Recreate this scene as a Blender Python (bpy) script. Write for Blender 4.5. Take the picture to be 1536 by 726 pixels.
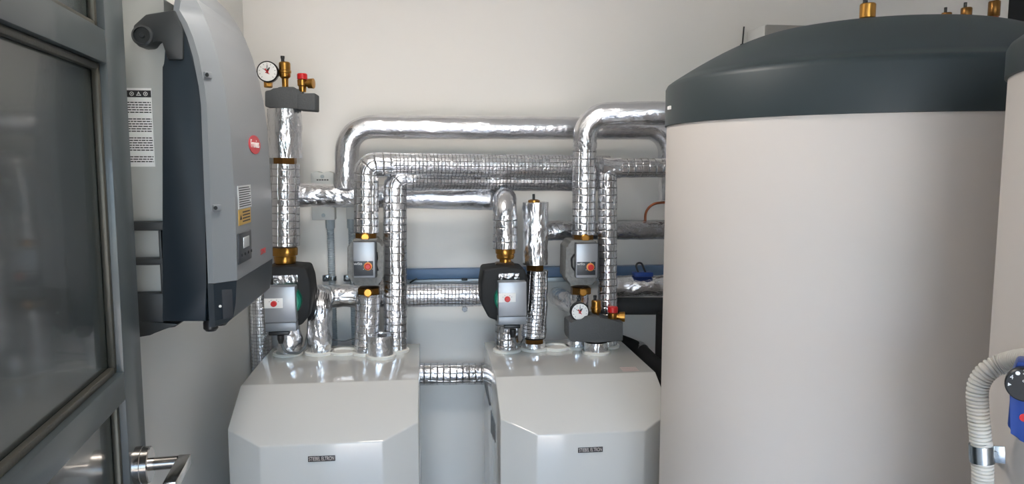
import bpy, bmesh, math, random
from mathutils import Vector, Matrix, noise
from mathutils.geometry import tessellate_polygon
random.seed(7)
for o in list(bpy.data.objects): bpy.data.objects.remove(o)
SC = bpy.context.scene
COL = SC.collection
R = math.radians
# ------------------------------------------------------------------ camera
FPX, YAW, PIT, HC = 1120.0, R(6.5), R(6.0), 1.595
cd = bpy.data.cameras.new('camera'); cam = bpy.data.objects.new('camera', cd); COL.objects.link(cam)
cd.sensor_fit = 'HORIZONTAL'; cd.sensor_width = 36.0; cd.lens = 36.0*FPX/1536.0
cd.clip_start = 0.02; cd.clip_end = 300
cam.location = (0, 0, HC); cam.rotation_euler = (math.pi/2-PIT, 0, -YAW)
SC.camera = cam
# ------------------------------------------------------------------ world, sun, exposure
SUN_EL, SUN_AZ = R(52), R(20)      # the sun stands behind the building, so none of it falls through the doorway
w = bpy.data.worlds.new('world'); SC.world = w; w.use_nodes = True
nt = w.node_tree; nt.nodes.clear()
sky = nt.nodes.new('ShaderNodeTexSky'); sky.sky_type = 'NISHITA'; sky.sun_disc = False
sky.sun_elevation = SUN_EL; sky.sun_rotation = SUN_AZ; sky.air_density = 1.0; sky.dust_density = 2.5; sky.ozone_density = 1.0
bg = nt.nodes.new('ShaderNodeBackground'); bg.inputs['Strength'].default_value = 0.34
wo = nt.nodes.new('ShaderNodeOutputWorld')
nt.links.new(sky.outputs[0], bg.inputs[0]); nt.links.new(bg.outputs[0], wo.inputs[0])
sl = bpy.data.lights.new('sun', 'SUN'); sl.energy = 4.5; sl.angle = R(0.6); sl.color = (1.0, 0.92, 0.82)
so = bpy.data.objects.new('sun', sl); COL.objects.link(so); so.location = (0, 8, 12)
sd = Vector((math.sin(SUN_AZ)*math.cos(SUN_EL), math.cos(SUN_AZ)*math.cos(SUN_EL), math.sin(SUN_EL)))
so.rotation_euler = (-sd).to_track_quat('-Z', 'Y').to_euler()
VS = SC.view_settings
VS.view_transform = 'Standard'; VS.look = 'None'; VS.gamma = 1.0; VS.use_curve_mapping = False
VS.exposure = 2.96
# ------------------------------------------------------------------ helpers: a pixel of the photo plus a depth gives a point of the room
_f = Vector((math.sin(YAW)*math.cos(PIT), math.cos(YAW)*math.cos(PIT), -math.sin(PIT)))
_r = Vector((math.cos(YAW), -math.sin(YAW), 0)); _u = _r.cross(_f); _c = Vector((0, 0, HC))
def ray(px, py): return _f + _r*((px-768)/FPX) - _u*((py-363)/FPX)
def P(px, py, Y): d = ray(px, py); return _c + d*(Y/d.y)
def PX(px, py, X): d = ray(px, py); return _c + d*(X/d.x)
def PZ(px, py, z): d = ray(px, py); return _c + d*((z-HC)/d.z)
# ------------------------------------------------------------------ materials
def lin(c):
    return tuple(((v/255)/12.92 if v/255 <= .04045 else ((v/255+.055)/1.055)**2.4) for v in c)+(1,)
MATS = {}
class NT:
    def __init__(s, m): s.t = m.node_tree; s.b = s.t.nodes['Principled BSDF']
    def n(s, k, **kw):
        x = s.t.nodes.new(k)
        for a, v in kw.items(): setattr(x, a, v)
        return x
    def l(s, a, b): s.t.links.new(a, b)
    def math(s, op, a, b=None, c=None):
        x = s.n('ShaderNodeMath', operation=op)
        for i, v in enumerate((a, b, c)):
            if v is None: continue
            if isinstance(v, (int, float)): x.inputs[i].default_value = v
            else: s.l(v, x.inputs[i])
        return x.outputs[0]
    def mix(s, fac, a, b):
        x = s.n('ShaderNodeMix', data_type='RGBA')
        if isinstance(fac, (int, float)): x.inputs[0].default_value = fac
        else: s.l(fac, x.inputs[0])
        for i, v in ((6, a), (7, b)):
            if isinstance(v, tuple): x.inputs[i].default_value = v
            else: s.l(v, x.inputs[i])
        return x.outputs[2]
def mat(name, rgb, rough=.5, metal=0., bump=0., bscale=200., var=0., vscale=8., coat=0., spec=.5, bdist=.001, rgb2=None):
    if name in MATS: return MATS[name]
    m = bpy.data.materials.new(name); m.use_nodes = True; MATS[name] = m
    k = NT(m); b = k.b
    b.inputs['Roughness'].default_value = rough; b.inputs['Metallic'].default_value = metal
    b.inputs['Specular IOR Level'].default_value = spec; b.inputs['Coat Weight'].default_value = coat; b.inputs['Coat Roughness'].default_value = .05
    tc = k.n('ShaderNodeTexCoord')
    base = lin(rgb); b2 = lin(rgb2) if rgb2 else tuple(min(1, v*(1-var)) for v in base[:3])+(1,)
    nz = k.n('ShaderNodeTexNoise'); nz.inputs['Scale'].default_value = vscale; nz.inputs['Detail'].default_value = 4
    k.l(tc.outputs['Object'], nz.inputs['Vector'])
    k.l(k.mix(nz.outputs[0], base, b2), b.inputs['Base Color'])
    if bump:
        n2 = k.n('ShaderNodeTexNoise'); n2.inputs['Scale'].default_value = bscale; n2.inputs['Detail'].default_value = 3
        k.l(tc.outputs['Object'], n2.inputs['Vector'])
        bp = k.n('ShaderNodeBump'); bp.inputs['Strength'].default_value = bump; bp.inputs['Distance'].default_value = bdist
        k.l(n2.outputs[0], bp.inputs['Height']); k.l(bp.outputs[0], b.inputs['Normal'])
    return m
def foil(name, pitch=0., crinkle=1., cscale=30., stretch=(1, 1), rough=.2, dark=0., tone=205):
    """aluminium foil wrap: optional reinforcing scrim grid (UV in metres), crinkles"""
    m = bpy.data.materials.new(name); m.use_nodes = True; MATS[name] = m
    k = NT(m); b = k.b
    b.inputs['Metallic'].default_value = 1.0
    uv = k.n('ShaderNodeUVMap'); sep = k.n('ShaderNodeSeparateXYZ'); k.l(uv.outputs[0], sep.inputs[0])
    mp = k.n('ShaderNodeMapping'); mp.inputs['Scale'].default_value = (stretch[0], stretch[1], 1); k.l(uv.outputs[0], mp.inputs[0])
    n1 = k.n('ShaderNodeTexNoise'); n1.inputs['Scale'].default_value = cscale; n1.inputs['Detail'].default_value = 5; n1.inputs['Distortion'].default_value = .8
    k.l(mp.outputs[0], n1.inputs['Vector'])
    v1 = k.n('ShaderNodeTexVoronoi', feature='DISTANCE_TO_EDGE'); v1.inputs['Scale'].default_value = cscale*1.1
    wv = k.n('ShaderNodeVectorMath', operation='MULTIPLY_ADD'); k.l(n1.outputs[1], wv.inputs[0]); wv.inputs[1].default_value = (.03, .03, 0); k.l(mp.outputs[0], wv.inputs[2])
    k.l(wv.outputs[0], v1.inputs['Vector'])
    ridge = k.math('MINIMUM', v1.outputs[0], .25)
    h = k.math('ADD', k.math('MULTIPLY', n1.outputs[0], 1.0*crinkle), k.math('MULTIPLY', ridge, 1.3*crinkle))
    n4 = k.n('ShaderNodeTexNoise'); n4.inputs['Scale'].default_value = cscale*4.5; n4.inputs['Detail'].default_value = 3
    k.l(mp.outputs[0], n4.inputs['Vector']); h = k.math('ADD', h, k.math('MULTIPLY', n4.outputs[0], .5))
    base = lin((tone, tone, tone+3)); col = None
    if pitch:
        nw = k.n('ShaderNodeTexNoise'); nw.inputs['Scale'].default_value = 22; k.l(uv.outputs[0], nw.inputs['Vector'])
        wob = k.math('MULTIPLY', k.math('SUBTRACT', nw.outputs[0], .5), .28)
        def line(src, p, wd):
            fr = k.math('PINGPONG', k.math('ADD', k.math('DIVIDE', src, p), wob), .5)
            return k.math('SMOOTH_MIN', k.math('MULTIPLY', fr, 1.0/wd), 1.0, .3)
        lv = line(sep.outputs[1], pitch, .11); lu = line(sep.outputs[0], pitch*1.25, .09)
        g = k.math('MINIMUM', lv, lu)
        # broken threads
        nb = k.n('ShaderNodeTexNoise'); nb.inputs['Scale'].default_value = 55; k.l(uv.outputs[0], nb.inputs['Vector'])
        mk = k.math('GREATER_THAN', nb.outputs[0], .62); g = k.math('MAXIMUM', g, k.math('MULTIPLY', mk, .9))
        h = k.math('ADD', h, k.math('MULTIPLY', g, .55))
        col = k.mix(g, lin((int(tone*.74),)*3), base)
    n3 = k.n('ShaderNodeTexNoise'); n3.inputs['Scale'].default_value = 9; k.l(uv.outputs[0], n3.inputs['Vector'])
    rr = k.math('MULTIPLY_ADD', n3.outputs[0], .16, rough-.06); k.l(rr, b.inputs['Roughness'])
    if col is None: b.inputs['Base Color'].default_value = base
    else: k.l(col, b.inputs['Base Color'])
    bp = k.n('ShaderNodeBump'); bp.inputs['Strength'].default_value = .95; bp.inputs['Distance'].default_value = .003
    k.l(h, bp.inputs['Height']); k.l(bp.outputs[0], b.inputs['Normal'])
    return m
foil('foil_coarse', .024, .6, 32, (1, .6), .22, tone=225)
foil('foil_fine', .0125, .45, 40, (1, 1), .22, tone=225)
foil('foil_smooth', 0, .45, 22, (1.4, .6), .21, tone=225)
foil('foil_crumple', 0, 1.3, 24, (1.3, .6), .19, tone=228)
foil('foil_shaded', 0, 1.1, 30, (1, .7), .2, tone=185)  # darker foil tone stands for the tank's shade on the wall run
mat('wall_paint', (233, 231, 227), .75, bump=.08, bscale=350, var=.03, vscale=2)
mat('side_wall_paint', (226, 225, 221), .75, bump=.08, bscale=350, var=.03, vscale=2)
mat('ceiling_paint', (240, 239, 236), .8)
mat('floor_concrete', (168, 166, 160), .55, bump=.2, bscale=60, var=.25, vscale=4)
mat('paving', (208, 198, 184), .85, bump=.3, bscale=30, var=.2, vscale=1.2)
mat('white_enamel', (197, 196, 192), .11, coat=.4, bump=.03, bscale=60, var=.01)
mat('grey_slot', (66, 74, 84), .4)
mat('white_ring', (232, 230, 222), .5)
mat('tank_white', (205, 198, 192), .5, bump=.05, bscale=90, var=.02, vscale=3)
mat('tank_lid', (46, 56, 59), .48, bump=.06, bscale=500, var=.12, vscale=6, spec=.4)
mat('brass', (190, 140, 70), .28, metal=1, bump=.1, bscale=250, var=.25, vscale=40)
mat('brass_dark', (140, 100, 55), .35, metal=1, bump=.1, bscale=250, var=.35, vscale=40)
mat('bronze_nut', (128, 112, 98), .35, metal=1, bump=.15, bscale=250, var=.3, vscale=50)
mat('copper', (178, 108, 78), .3, metal=1, var=.3, vscale=40)
mat('epp_grey', (88, 90, 92), .85, bump=.7, bscale=160, var=.35, vscale=260, bdist=.0015)
mat('epp_cast', (142, 142, 140), .7, bump=.9, bscale=110, var=.55, vscale=90, bdist=.0025)
mat('black_foam', (24, 25, 27), .7, bump=.4, bscale=250, var=.2, vscale=60)
mat('foam_grey', (66, 68, 70), .8, bump=.4, bscale=120, var=.3, vscale=40)
mat('pump_silver', (160, 163, 168), .38, metal=.55, var=.06, vscale=6)
mat('pump_silver_dark', (132, 136, 142), .42, metal=.5)
mat('teal', (18, 118, 96), .4)
mat('red_plastic', (196, 32, 34), .35)
mat('orange_ring', (226, 150, 80), .4)
mat('label_white', (232, 232, 230), .5)
mat('panel_dark', (54, 57, 62), .4)
mat('black_plastic', (20, 21, 23), .4)
mat('cable_grey', (104, 108, 110), .5)
mat('inverter_cover', (126, 130, 134), .38, bump=.05, bscale=600, var=.02)
mat('inverter_dark', (24, 36, 45), .38, bump=.05, bscale=500, var=.06)
mat('inverter_chassis', (176, 179, 176), .5, var=.04)
mat('inverter_bracket', (35, 39, 41), .45)
mat('logo_red', (206, 52, 62), .45)
mat('text_red', (206, 74, 74), .5)
mat('label_silver', (206, 208, 208), .3, metal=.6)
mat('label_yellow', (204, 164, 72), .4, metal=.3)
mat('ink', (30, 30, 32), .6)
mat('paper', (236, 236, 234), .6)
mat('badge_black', (40, 36, 38), .4)
mat('badge_text', (205, 196, 190), .35, metal=.4)
mat('chrome', (196, 190, 184), .2, metal=1, var=.1)
mat('steel_zinc', (170, 178, 184), .25, metal=1, var=.2, vscale=30)
mat('rail_blue', (92, 120, 154), .45, var=.12, vscale=20)
mat('rail_zinc', (176, 184, 190), .4, metal=.6)
mat('conduit_grey', (158, 168, 174), .5)
mat('conduit_light', (198, 194, 186), .5)
mat('box_grey', (198, 200, 198), .5)
mat('blue_plastic', (24, 58, 130), .4)
mat('door_paint', (66, 73, 75), .38, coat=.15, bump=.03, bscale=300, var=.03)
mat('door_panel', (42, 48, 47), .24, coat=.25, bump=.16, bscale=75, var=.04, bdist=.0012)
mat('door_bead', (80, 78, 70), .4, metal=.4, bump=.3, bscale=180)
mat('dark_void', (16, 18, 22), .6)
mat('grey_side', (150, 148, 144), .6)
# ------------------------------------------------------------------ mesh helpers
def me_from(bm, name, smooth=35):
    me = bpy.data.meshes.new(name); bmesh.ops.recalc_face_normals(bm, faces=bm.faces); bm.to_mesh(me); bm.free()
    if smooth:
        me.shade_smooth(); me.set_sharp_from_angle(angle=R(smooth))
    return me
def box(lo, hi, bev=0., seg=2):
    bm = bmesh.new(); lo = Vector(lo); hi = Vector(hi)
    a = [min(lo[i], hi[i]) for i in range(3)]; b = [max(lo[i], hi[i]) for i in range(3)]
    vs = [bm.verts.new((x, y, z)) for x in (a[0], b[0]) for y in (a[1], b[1]) for z in (a[2], b[2])]
    for q in ((0, 1, 3, 2), (4, 6, 7, 5), (0, 4, 5, 1), (2, 3, 7, 6), (0, 2, 6, 4), (1, 5, 7, 3)): bm.faces.new([vs[i] for i in q])
    if bev: bmesh.ops.bevel(bm, geom=bm.edges[:], offset=bev, segments=seg, affect='EDGES', profile=.5)
    return bm
def prism(pts, vec, bev=0., seg=2):
    """polygon (list of 3-D points in one plane) extruded along vec"""
    bm = bmesh.new(); vec = Vector(vec); n = len(pts)
    a = [bm.verts.new(Vector(p)) for p in pts]; b = [bm.verts.new(Vector(p)+vec) for p in pts]
    bm.faces.new(a); bm.faces.new(b[::-1])
    for i in range(n): bm.faces.new((a[i], b[i], b[(i+1) % n], a[(i+1) % n]))
    if bev: bmesh.ops.bevel(bm, geom=bm.edges[:], offset=bev, segments=seg, affect='EDGES', profile=.5, clamp_overlap=True)
    return bm
def lathe(prof, loc=(0, 0, 0), axis=(0, 0, 1), n=32, bm=None, ph=0.):
    """prof: list of (radius, height) along axis"""
    bm = bm or bmesh.new(); q = Vector((0, 0, 1)).rotation_difference(Vector(axis).normalized()); loc = Vector(loc)
    rings = []
    for r, h in prof:
        if r <= 1e-6: rings.append([bm.verts.new(loc+q @ Vector((0, 0, h)))])
        else: rings.append([bm.verts.new(loc+q @ Vector((r*math.cos(2*math.pi*(i/n)+ph), r*math.sin(2*math.pi*(i/n)+ph), h))) for i in range(n)])
    for a, b in zip(rings, rings[1:]):
        if len(a) == 1 and len(b) == 1: continue
        for i in range(n):
            j = (i+1) % n
            if len(a) == 1: bm.faces.new((a[0], b[i], b[j]))
            elif len(b) == 1: bm.faces.new((a[i], a[j], b[0]))
            else: bm.faces.new((a[i], a[j], b[j], b[i]))
    if len(rings[0]) > 1: bm.faces.new(rings[0][::-1])
    if len(rings[-1]) > 1: bm.faces.new(rings[-1])
    return bm
def hexnut(loc, r, h, axis=(0, 0, 1), ph=.3, n=6):
    return lathe([(r*.86, 0), (r, h*.12), (r, h*.88), (r*.86, h)], loc, axis, n, ph=ph)
def fillet(pts, rad, k=10):
    pts = [Vector(p) for p in pts]; rads = rad if isinstance(rad, (list, tuple)) else [rad]*len(pts)
    out = [pts[0]]
    for i in range(1, len(pts)-1):
        a, b, c = pts[i-1], pts[i], pts[i+1]; d0 = (a-b); d1 = (c-b)
        ang = d0.angle(d1)
        t = min(rads[i]/max(math.tan(ang/2), 1e-3), d0.length*.49 if i > 1 else d0.length*.95, d1.length*.49 if i < len(pts)-2 else d1.length*.95)
        p0 = b+d0.normalized()*t; p1 = b+d1.normalized()*t
        kap = 4/3*math.tan((math.pi-ang)/4)/max(math.tan((math.pi-ang)/2), 1e-6)
        c0 = p0.lerp(b, kap); c1 = p1.lerp(b, kap)
        for s in range(k+1):
            u = s/k; out.append(p0*(1-u)**3+c0*3*u*(1-u)**2+c1*3*u*u*(1-u)+p1*u**3)
    out.append(pts[-1]); return out
def resample(pts, step):
    L = [0]
    for a, b in zip(pts, pts[1:]): L.append(L[-1]+(b-a).length)
    n = max(1, round(L[-1]/step)); out = []; j = 0
    for i in range(n+1):
        s = L[-1]*i/n
        while j < len(pts)-2 and L[j+1] < s: j += 1
        sp = L[j+1]-L[j]; out.append(pts[j].lerp(pts[j+1], (s-L[j])/sp if sp > 1e-9 else 0))
    return out
def tube(pts, r, n=28, step=.009, crumple=0., seed=0., rfun=None, cap=True, bm=None, cfreq=22):
    """round tube along a path, UV in metres, optional crumpled surface; r may be a pair (start, end)"""
    bm = bm or bmesh.new(); uvl = bm.loops.layers.uv.verify()
    pts = resample([Vector(p) for p in pts], step); m = len(pts)
    T = [(pts[min(i+1, m-1)]-pts[max(i-1, 0)]).normalized() for i in range(m)]
    N = T[0].cross(Vector((.13, -.9, .41))).normalized(); rings = []; ln = 0.; LV = []
    L = sum((b-a).length for a, b in zip(pts, pts[1:]))
    off = Vector((seed*7.3, seed*3.1, seed*1.7)); r0, r1 = r if isinstance(r, tuple) else (r, r)
    for i in range(m):
        if i:
            ln += (pts[i]-pts[i-1]).length; q = T[i-1].rotation_difference(T[i]); N = (q @ N); N = (N-T[i]*N.dot(T[i])).normalized()
        B = T[i].cross(N); LV.append(ln); rr = r0+(r1-r0)*ln/L
        if rfun: rr *= rfun(ln, L)
        ring = []
        for j in range(n):
            a = 2*math.pi*j/n; d = N*math.cos(a)+B*math.sin(a); p = pts[i]+d*rr
            if crumple:
                p += d*crumple*(noise.noise(p*cfreq+off)+.6*noise.noise(p*cfreq*2.6+off)-.2)
            ring.append(bm.verts.new(p))
        rings.append(ring)
    rm = (r0+r1)/2
    for i in range(m-1):
        for j in range(n):
            k = (j+1) % n; f = bm.faces.new((rings[i][j], rings[i][k], rings[i+1][k], rings[i+1][j]))
            for lp, (jj, ii) in zip(f.loops, ((j, i), (j+1, i), (j+1, i+1), (j, i+1))): lp[uvl].uv = (2*math.pi*rm*jj/n+seed*.37, LV[ii]+seed*.11)
    if cap:
        bm.faces.new(rings[0][::-1]); bm.faces.new(rings[-1])
    return bm
def text_mesh(body, size, M, extrude=.0004, align='CENTER'):
    c = bpy.data.curves.new('t', 'FONT'); c.body = body; c.size = size; c.extrude = extrude; c.align_x = align; c.align_y = 'CENTER'
    o = bpy.data.objects.new('t', c); COL.objects.link(o)
    bpy.context.view_layer.update()
    me = bpy.data.meshes.new_from_object(o.evaluated_get(bpy.context.evaluated_depsgraph_get()))
    bpy.data.objects.remove(o); bpy.data.curves.remove(c)
    me.transform(M); return me
def basis(loc, ex, ez):
    """matrix with local x = ex, local z = ez (facing)"""
    ex = Vector(ex).normalized(); ez = Vector(ez).normalized(); ey = ez.cross(ex)
    return Matrix.Translation(Vector(loc)) @ Matrix((ex, ey, ez)).transposed().to_4x4()
def root_of(o):
    while o.parent: o = o.parent
    return o
def tag(o, label=None, cat=None, group=None, kind=None):
    if label: o['label'] = label
    if cat: o['category'] = cat
    if group: o['group'] = group
    if kind: o['kind'] = kind
    return o
def thing(name, label, cat, loc, group=None, rotz=0):
    o = bpy.data.objects.new(name, None); COL.objects.link(o); o.location = loc; o.rotation_euler = (0, 0, rotz); o.empty_display_size = .05
    return tag(o, label, cat, group)
def obj(name, g, m, parent=None, smooth=35, local=False, label=None):
    """g (bmesh or mesh) in world coordinates (or local=True: in the root's frame)"""
    me = me_from(g, name, smooth) if isinstance(g, bmesh.types.BMesh) else g
    if not me.materials: me.materials.append(MATS[m])
    o = bpy.data.objects.new(name, me); COL.objects.link(o)
    if parent:
        o.parent = parent
        if not local: me.transform(Matrix.Translation(-root_of(parent).location))
    if label: o['label'] = label
    return o
def solo(name, g, m, label, cat, group=None, smooth=35):
    """a thing that is one mesh, origin at its base centre"""
    me = me_from(g, name, smooth) if isinstance(g, bmesh.types.BMesh) else g
    if not me.materials: me.materials.append(MATS[m])
    co = [v.co for v in me.vertices]
    c = Vector(((min(v.x for v in co)+max(v.x for v in co))/2, (min(v.y for v in co)+max(v.y for v in co))/2, min(v.z for v in co)))
    me.transform(Matrix.Translation(-c)); o = bpy.data.objects.new(name, me); COL.objects.link(o); o.location = c
    return tag(o, label, cat, group)
def struct(name, g, m):
    o = obj(name, g, m); return tag(o, kind='structure')
# ------------------------------------------------------------------ the room
XL, YB, XR, ZC = -.65, 2.85, 2.9, 2.5; YFR = -1.9
struct('floor', box((XL-.15, YFR-.12, -.1), (XR+.15, YB+.15, 0)), 'floor_concrete')
struct('wall_back', box((XL-.15, YB, 0), (XR+.15, YB+.15, ZC)), 'wall_paint')
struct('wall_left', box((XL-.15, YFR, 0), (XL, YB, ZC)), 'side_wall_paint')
struct('wall_right', box((XR, YFR, 0), (XR+.15, YB, ZC)), 'wall_paint')
struct('ceiling', box((XL-.15, YFR-.12, ZC), (XR+.15, YB+.15, ZC+.12)), 'ceiling_paint')
# doorway side: stub beside the hinge, wall behind the second tank, header
struct('wall_front', box((.85, YFR-.12, 0), (XR, YFR, ZC)), 'wall_paint')
struct('trim_1', box((XL-.15, .40, 0), (-.49, .52, ZC)), 'wall_paint')
struct('trim_2', box((XL-.15, YFR-.12, 2.32), (.85, YFR, ZC)), 'wall_paint')
pv = struct('ground_outside', box((-14, -22, -.16), (14, YFR-.12, -.11)), 'paving')
# fill lamp added out of view under the ceiling to even out the light
mat('fill_lamp_housing', (235, 235, 232), .5)
lm = bpy.data.materials.new('fill_lamp_diffuser'); lm.use_nodes = True; MATS['fill_lamp_diffuser'] = lm
_b = lm.node_tree.nodes['Principled BSDF']; _b.inputs['Emission Color'].default_value = (1, .94, .87, 1); _b.inputs['Emission Strength'].default_value = 6.5
cl_ = thing('added_fill_lamp', 'added round fill lamp under the ceiling, out of view', 'lamp', (-.12, 1.55, ZC))
obj('fill_lamp_base', lathe([(.17, 0), (.17, -.03), (.155, -.034)], (-.12, 1.55, ZC), (0, 0, 1), 40), 'fill_lamp_housing', cl_)
obj('diffuser', lathe([(.152, -.03), (.15, -.05), (.12, -.068), (.06, -.078), (0, -.08)], (-.12, 1.55, ZC), (0, 0, 1), 40), 'fill_lamp_diffuser', cl_)
# dark door at the far right of the back wall with its white frame strip
dv = P(1505, 20, 2.80)
d2 = struct('door_2', box((dv.x+.01, 2.80, 0), (dv.x+.62, 2.845, 2.36), .004), 'dark_void')
fr = obj('door_frame', box((dv.x-.03, 2.785, 0), (dv.x+.01, 2.849, 2.40), .004), 'wall_paint', d2)
# ------------------------------------------------------------------ the open panelled door at the left
DW, DH, ST = .95, 2.06, .118
ddir = Vector((-.106, .994, 0)).normalized()
free = Vector((-.575, 1.545, 0)); hinge = free-ddir*DW
door = thing('panel_door', 'dark grey open panelled door with brushed lever handle in the left foreground', 'door', hinge, rotz=math.atan2(ddir.y, ddir.x))
# local frame: x along the leaf to the free edge, room side at y = 0 looking to -y, leaf goes to +y
TH = .046; RC = .024
def dpart(name, lo, hi, m, bev=.0015, par=door): return obj(name, box(lo, hi, bev), m, par, local=True)
dpart('stile', (0, 0, .01), (ST, TH, DH), 'door_paint')
dpart('stile', (DW-ST, 0, .01), (DW, TH, DH), 'door_paint')
rails = [(.01, .17), (1.157, 1.210), (1.772, 1.830), (DH-.09, DH)]
for a, b in rails: dpart('rail', (ST, .0004, a), (DW-ST, TH, b), 'door_paint')
for (a, b) in ((.17, 1.157), (1.210, 1.772), (1.830, DH-.09)):
    pn = dpart('panel', (ST-.004, RC, a-.004), (DW-ST+.004, RC+.012, b+.004), 'door_panel', 0)
    bw = .013
    for lo, hi in (((ST, RC-.012, a), (ST+bw, RC, b)), ((DW-ST-bw, RC-.012, a), (DW-ST, RC, b)), ((ST+bw, RC-.012, a), (DW-ST-bw, RC, a+bw)), ((ST+bw, RC-.012, b-bw), (DW-ST-bw, RC, b))):
        obj('glazing_bead', box(lo, hi, .003), 'door_bead', pn, local=True)
hx, hz = DW-.075, 1.012
hd = obj('handle_rose', lathe([(.036, 0), (.036, .012), (.035, .013), (.035, .025), (.033, .027), (.012, .027)], (hx, 0, hz), (0, -1, 0), 40), 'chrome', door, local=True)
obj('spindle', lathe([(.0125, 0), (.0125, .05)], (hx, -.025, hz), (0, -1, 0), 24), 'chrome', hd, local=True)
obj('lever', box((hx-.125, -.098, hz-.011), (hx+.011, -.075, hz+.011), .002), 'chrome', hd, local=True)
for z in (.25, 1.03, 1.8):
    obj('hinge', lathe([(.008, 0), (.008, .1)], (-.006, TH/2+.02, z), (0, 0, 1), 12), 'chrome', door, local=True)
# ------------------------------------------------------------------ inverter on the left wall
Y0, Y1 = 1.66, 2.13
inv = thing('solar_inverter', 'wall mounted grey inverter with dark blue body and small display on the left wall', 'inverter', (XL, (Y0+Y1)/2, 1.235))
def loft(st, y0, y1, bev=.04, lip=.012):
    bm = bmesh.new(); rings = []
    for z, xs, xc in st:
        rings.append([bm.verts.new(p) for p in ((xs, y0, z), (min(xs+lip, xc), y0, z), (xc, y0+bev, z), (xc, y1-bev, z), (min(xs+lip, xc), y1, z), (xs, y1, z))])
    for a, b in zip(rings, rings[1:]):
        for i in range(6): bm.faces.new((a[i], a[(i+1) % 6], b[(i+1) % 6], b[i]))
    bm.faces.new(rings[0][::-1]); bm.faces.new(rings[-1]); return bm
def interp(tab, z):
    for (a, x), (b, y) in zip(tab, tab[1:]):
        if a <= z <= b: return x+(y-x)*(z-a)/(b-a)
    return tab[-1][1] if z > tab[-1][0] else tab[0][1]
CRE0 = [(1.32, -.421), (1.5, -.419), (1.67, -.424), (1.74, -.431), (1.80, -.441), (1.86, -.456), (1.91, -.474), (1.95, -.494), (1.985, -.519), (2.01, -.544), (2.025, -.565)]
SEA0 = [(1.32, -.472), (1.5, -.472), (1.70, -.471), (1.74, -.474), (1.80, -.483), (1.84, -.493), (1.87, -.504), (1.895, -.518), (1.905, -.516), (1.93, -.511), (1.96, -.520), (2.0, -.555), (2.025, -.58)]
CRE = [(z+.014, x) for z, x in CRE0]; SEA = [(z+.017, x) for z, x in SEA0]
zs = sorted(set([z for z, _ in CRE]+[z for z, _ in SEA]+[1.345+.02*i for i in range(35)]))
cov = obj('front_cover', loft([(z, interp(SEA, z), interp(CRE, z)) for z in zs if 1.336 <= z <= 2.040], Y0, Y1), 'inverter_cover', inv, smooth=20)
LOW = [(1.241, -.473, -.455), (1.244, -.473, -.443), (1.255, -.473, -.432), (1.285, -.473, -.426), (1.336, -.473, -.422)]
low = obj('lower_housing', loft(LOW, Y0-.001, Y1+.001), 'inverter_dark', inv, smooth=20)
def side(pts, y0, th, m, name, bev=.003, par=inv):
    return obj(name, prism([P(x, y, y0) for x, y in pts], (0, th, 0), bev), m, par)
side([(243, 100), (249, 90), (249, 40), (268, 26), (288, 70), (300, 130), (306, 250), (309.5, 425), (309.5, 482), (243, 482)], Y0+.002, Y1-Y0-.004, 'inverter_dark', 'body_shell')
side([(262, 14), (218, 21), (199, 38), (199, 60), (207, 70), (224, 69), (230, 60), (238, 57), (247, 61), (250, 90), (275, 90), (275, 45)], Y0-.004, .05, 'inverter_bracket', 'bracket_arm', .005)
kn = P(215, 54, Y0-.004)
obj('bracket_knob', lathe([(.021, 0), (.021, .008), (.017, .010), (.016, .006), (.006, .006), (.004, .009), (0, .009)], kn, (0, -1, 0), 32), 'inverter_bracket', inv)
a = P(190, 62, 1.70); b = P(247, 333, 1.70)
ch = obj('chassis_panel', box((XL+.001, 1.70, P(247, 482, 1.70).z), (b.x+.02, Y1-.03, a.z+.09), .002), 'inverter_chassis', inv)
# warning sticker on the chassis side
s0 = P(204, 132, 1.70); s1 = P(233, 250, 1.70); sx0 = s1.x-.052
st = obj('warning_sticker', box((sx0, 1.6985, s1.z), (s1.x, 1.7005, s0.z)), 'paper', ch, 0)
obj('sticker_header', box((sx0, 1.6978, s0.z-.0195), (s1.x-.001, 1.699, s0.z-.005)), 'ink', ch, 0)
bm = bmesh.new()
def rect_xz(bm, x0, x1, z0, z1, y): bm.faces.new([bm.verts.new(p) for p in ((x0, y, z0), (x1, y, z0), (x1, y, z1), (x0, y, z1))])
z = s0.z-.030; rr = random.Random(3); i = 0
while z > s1.z+.008:
    if i % 6 == 5: z -= .009
    wd = (s1.x-sx0)-.004; x = sx0+.001
    while x < s1.x-.003:
        wl = rr.uniform(.004, .010); rect_xz(bm, x, min(x+wl, s1.x-.002), z-.0016, z+.0006, 1.6982); x += wl+.0014
    z -= .0052; i += 1
pr_ = obj('sticker_print', bm, 'ink', ch, 0); pr_['kind'] = 'stuff'
bm = bmesh.new()
for cx_ in (sx0+.012, sx0+.026, sx0+.040):
    zc = s0.z-.0123
    if abs(cx_-sx0-.026) < .001:
        for q in (((-.005, -.004), (.005, -.004), (.005, -.0026), (-.005, -.0026)), ((-.005, -.004), (-.0035, -.004), (.0008, .0045), (-.0004, .0045)), ((.005, -.004), (.0035, -.004), (-.0008, .0045), (.0004, .0045)), ((-.0006, -.001), (.0006, -.001), (.0006, .002), (-.0006, .002))):
            bm.faces.new([bm.verts.new((cx_+u, 1.6974, zc+v)) for u, v in q])
    else:
        for q in range(8):
            t0, t1 = q*math.pi/4, (q+1)*math.pi/4
            bm.faces.new([bm.verts.new((cx_+r_*math.cos(t), 1.6974, zc+r_*math.sin(t))) for r_, t in ((.0034, t0), (.0046, t0), (.0046, t1), (.0034, t1))])
        rect_xz(bm, cx_-.0012, cx_+.0012, zc-.0012, zc+.0012, 1.6974)
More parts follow.
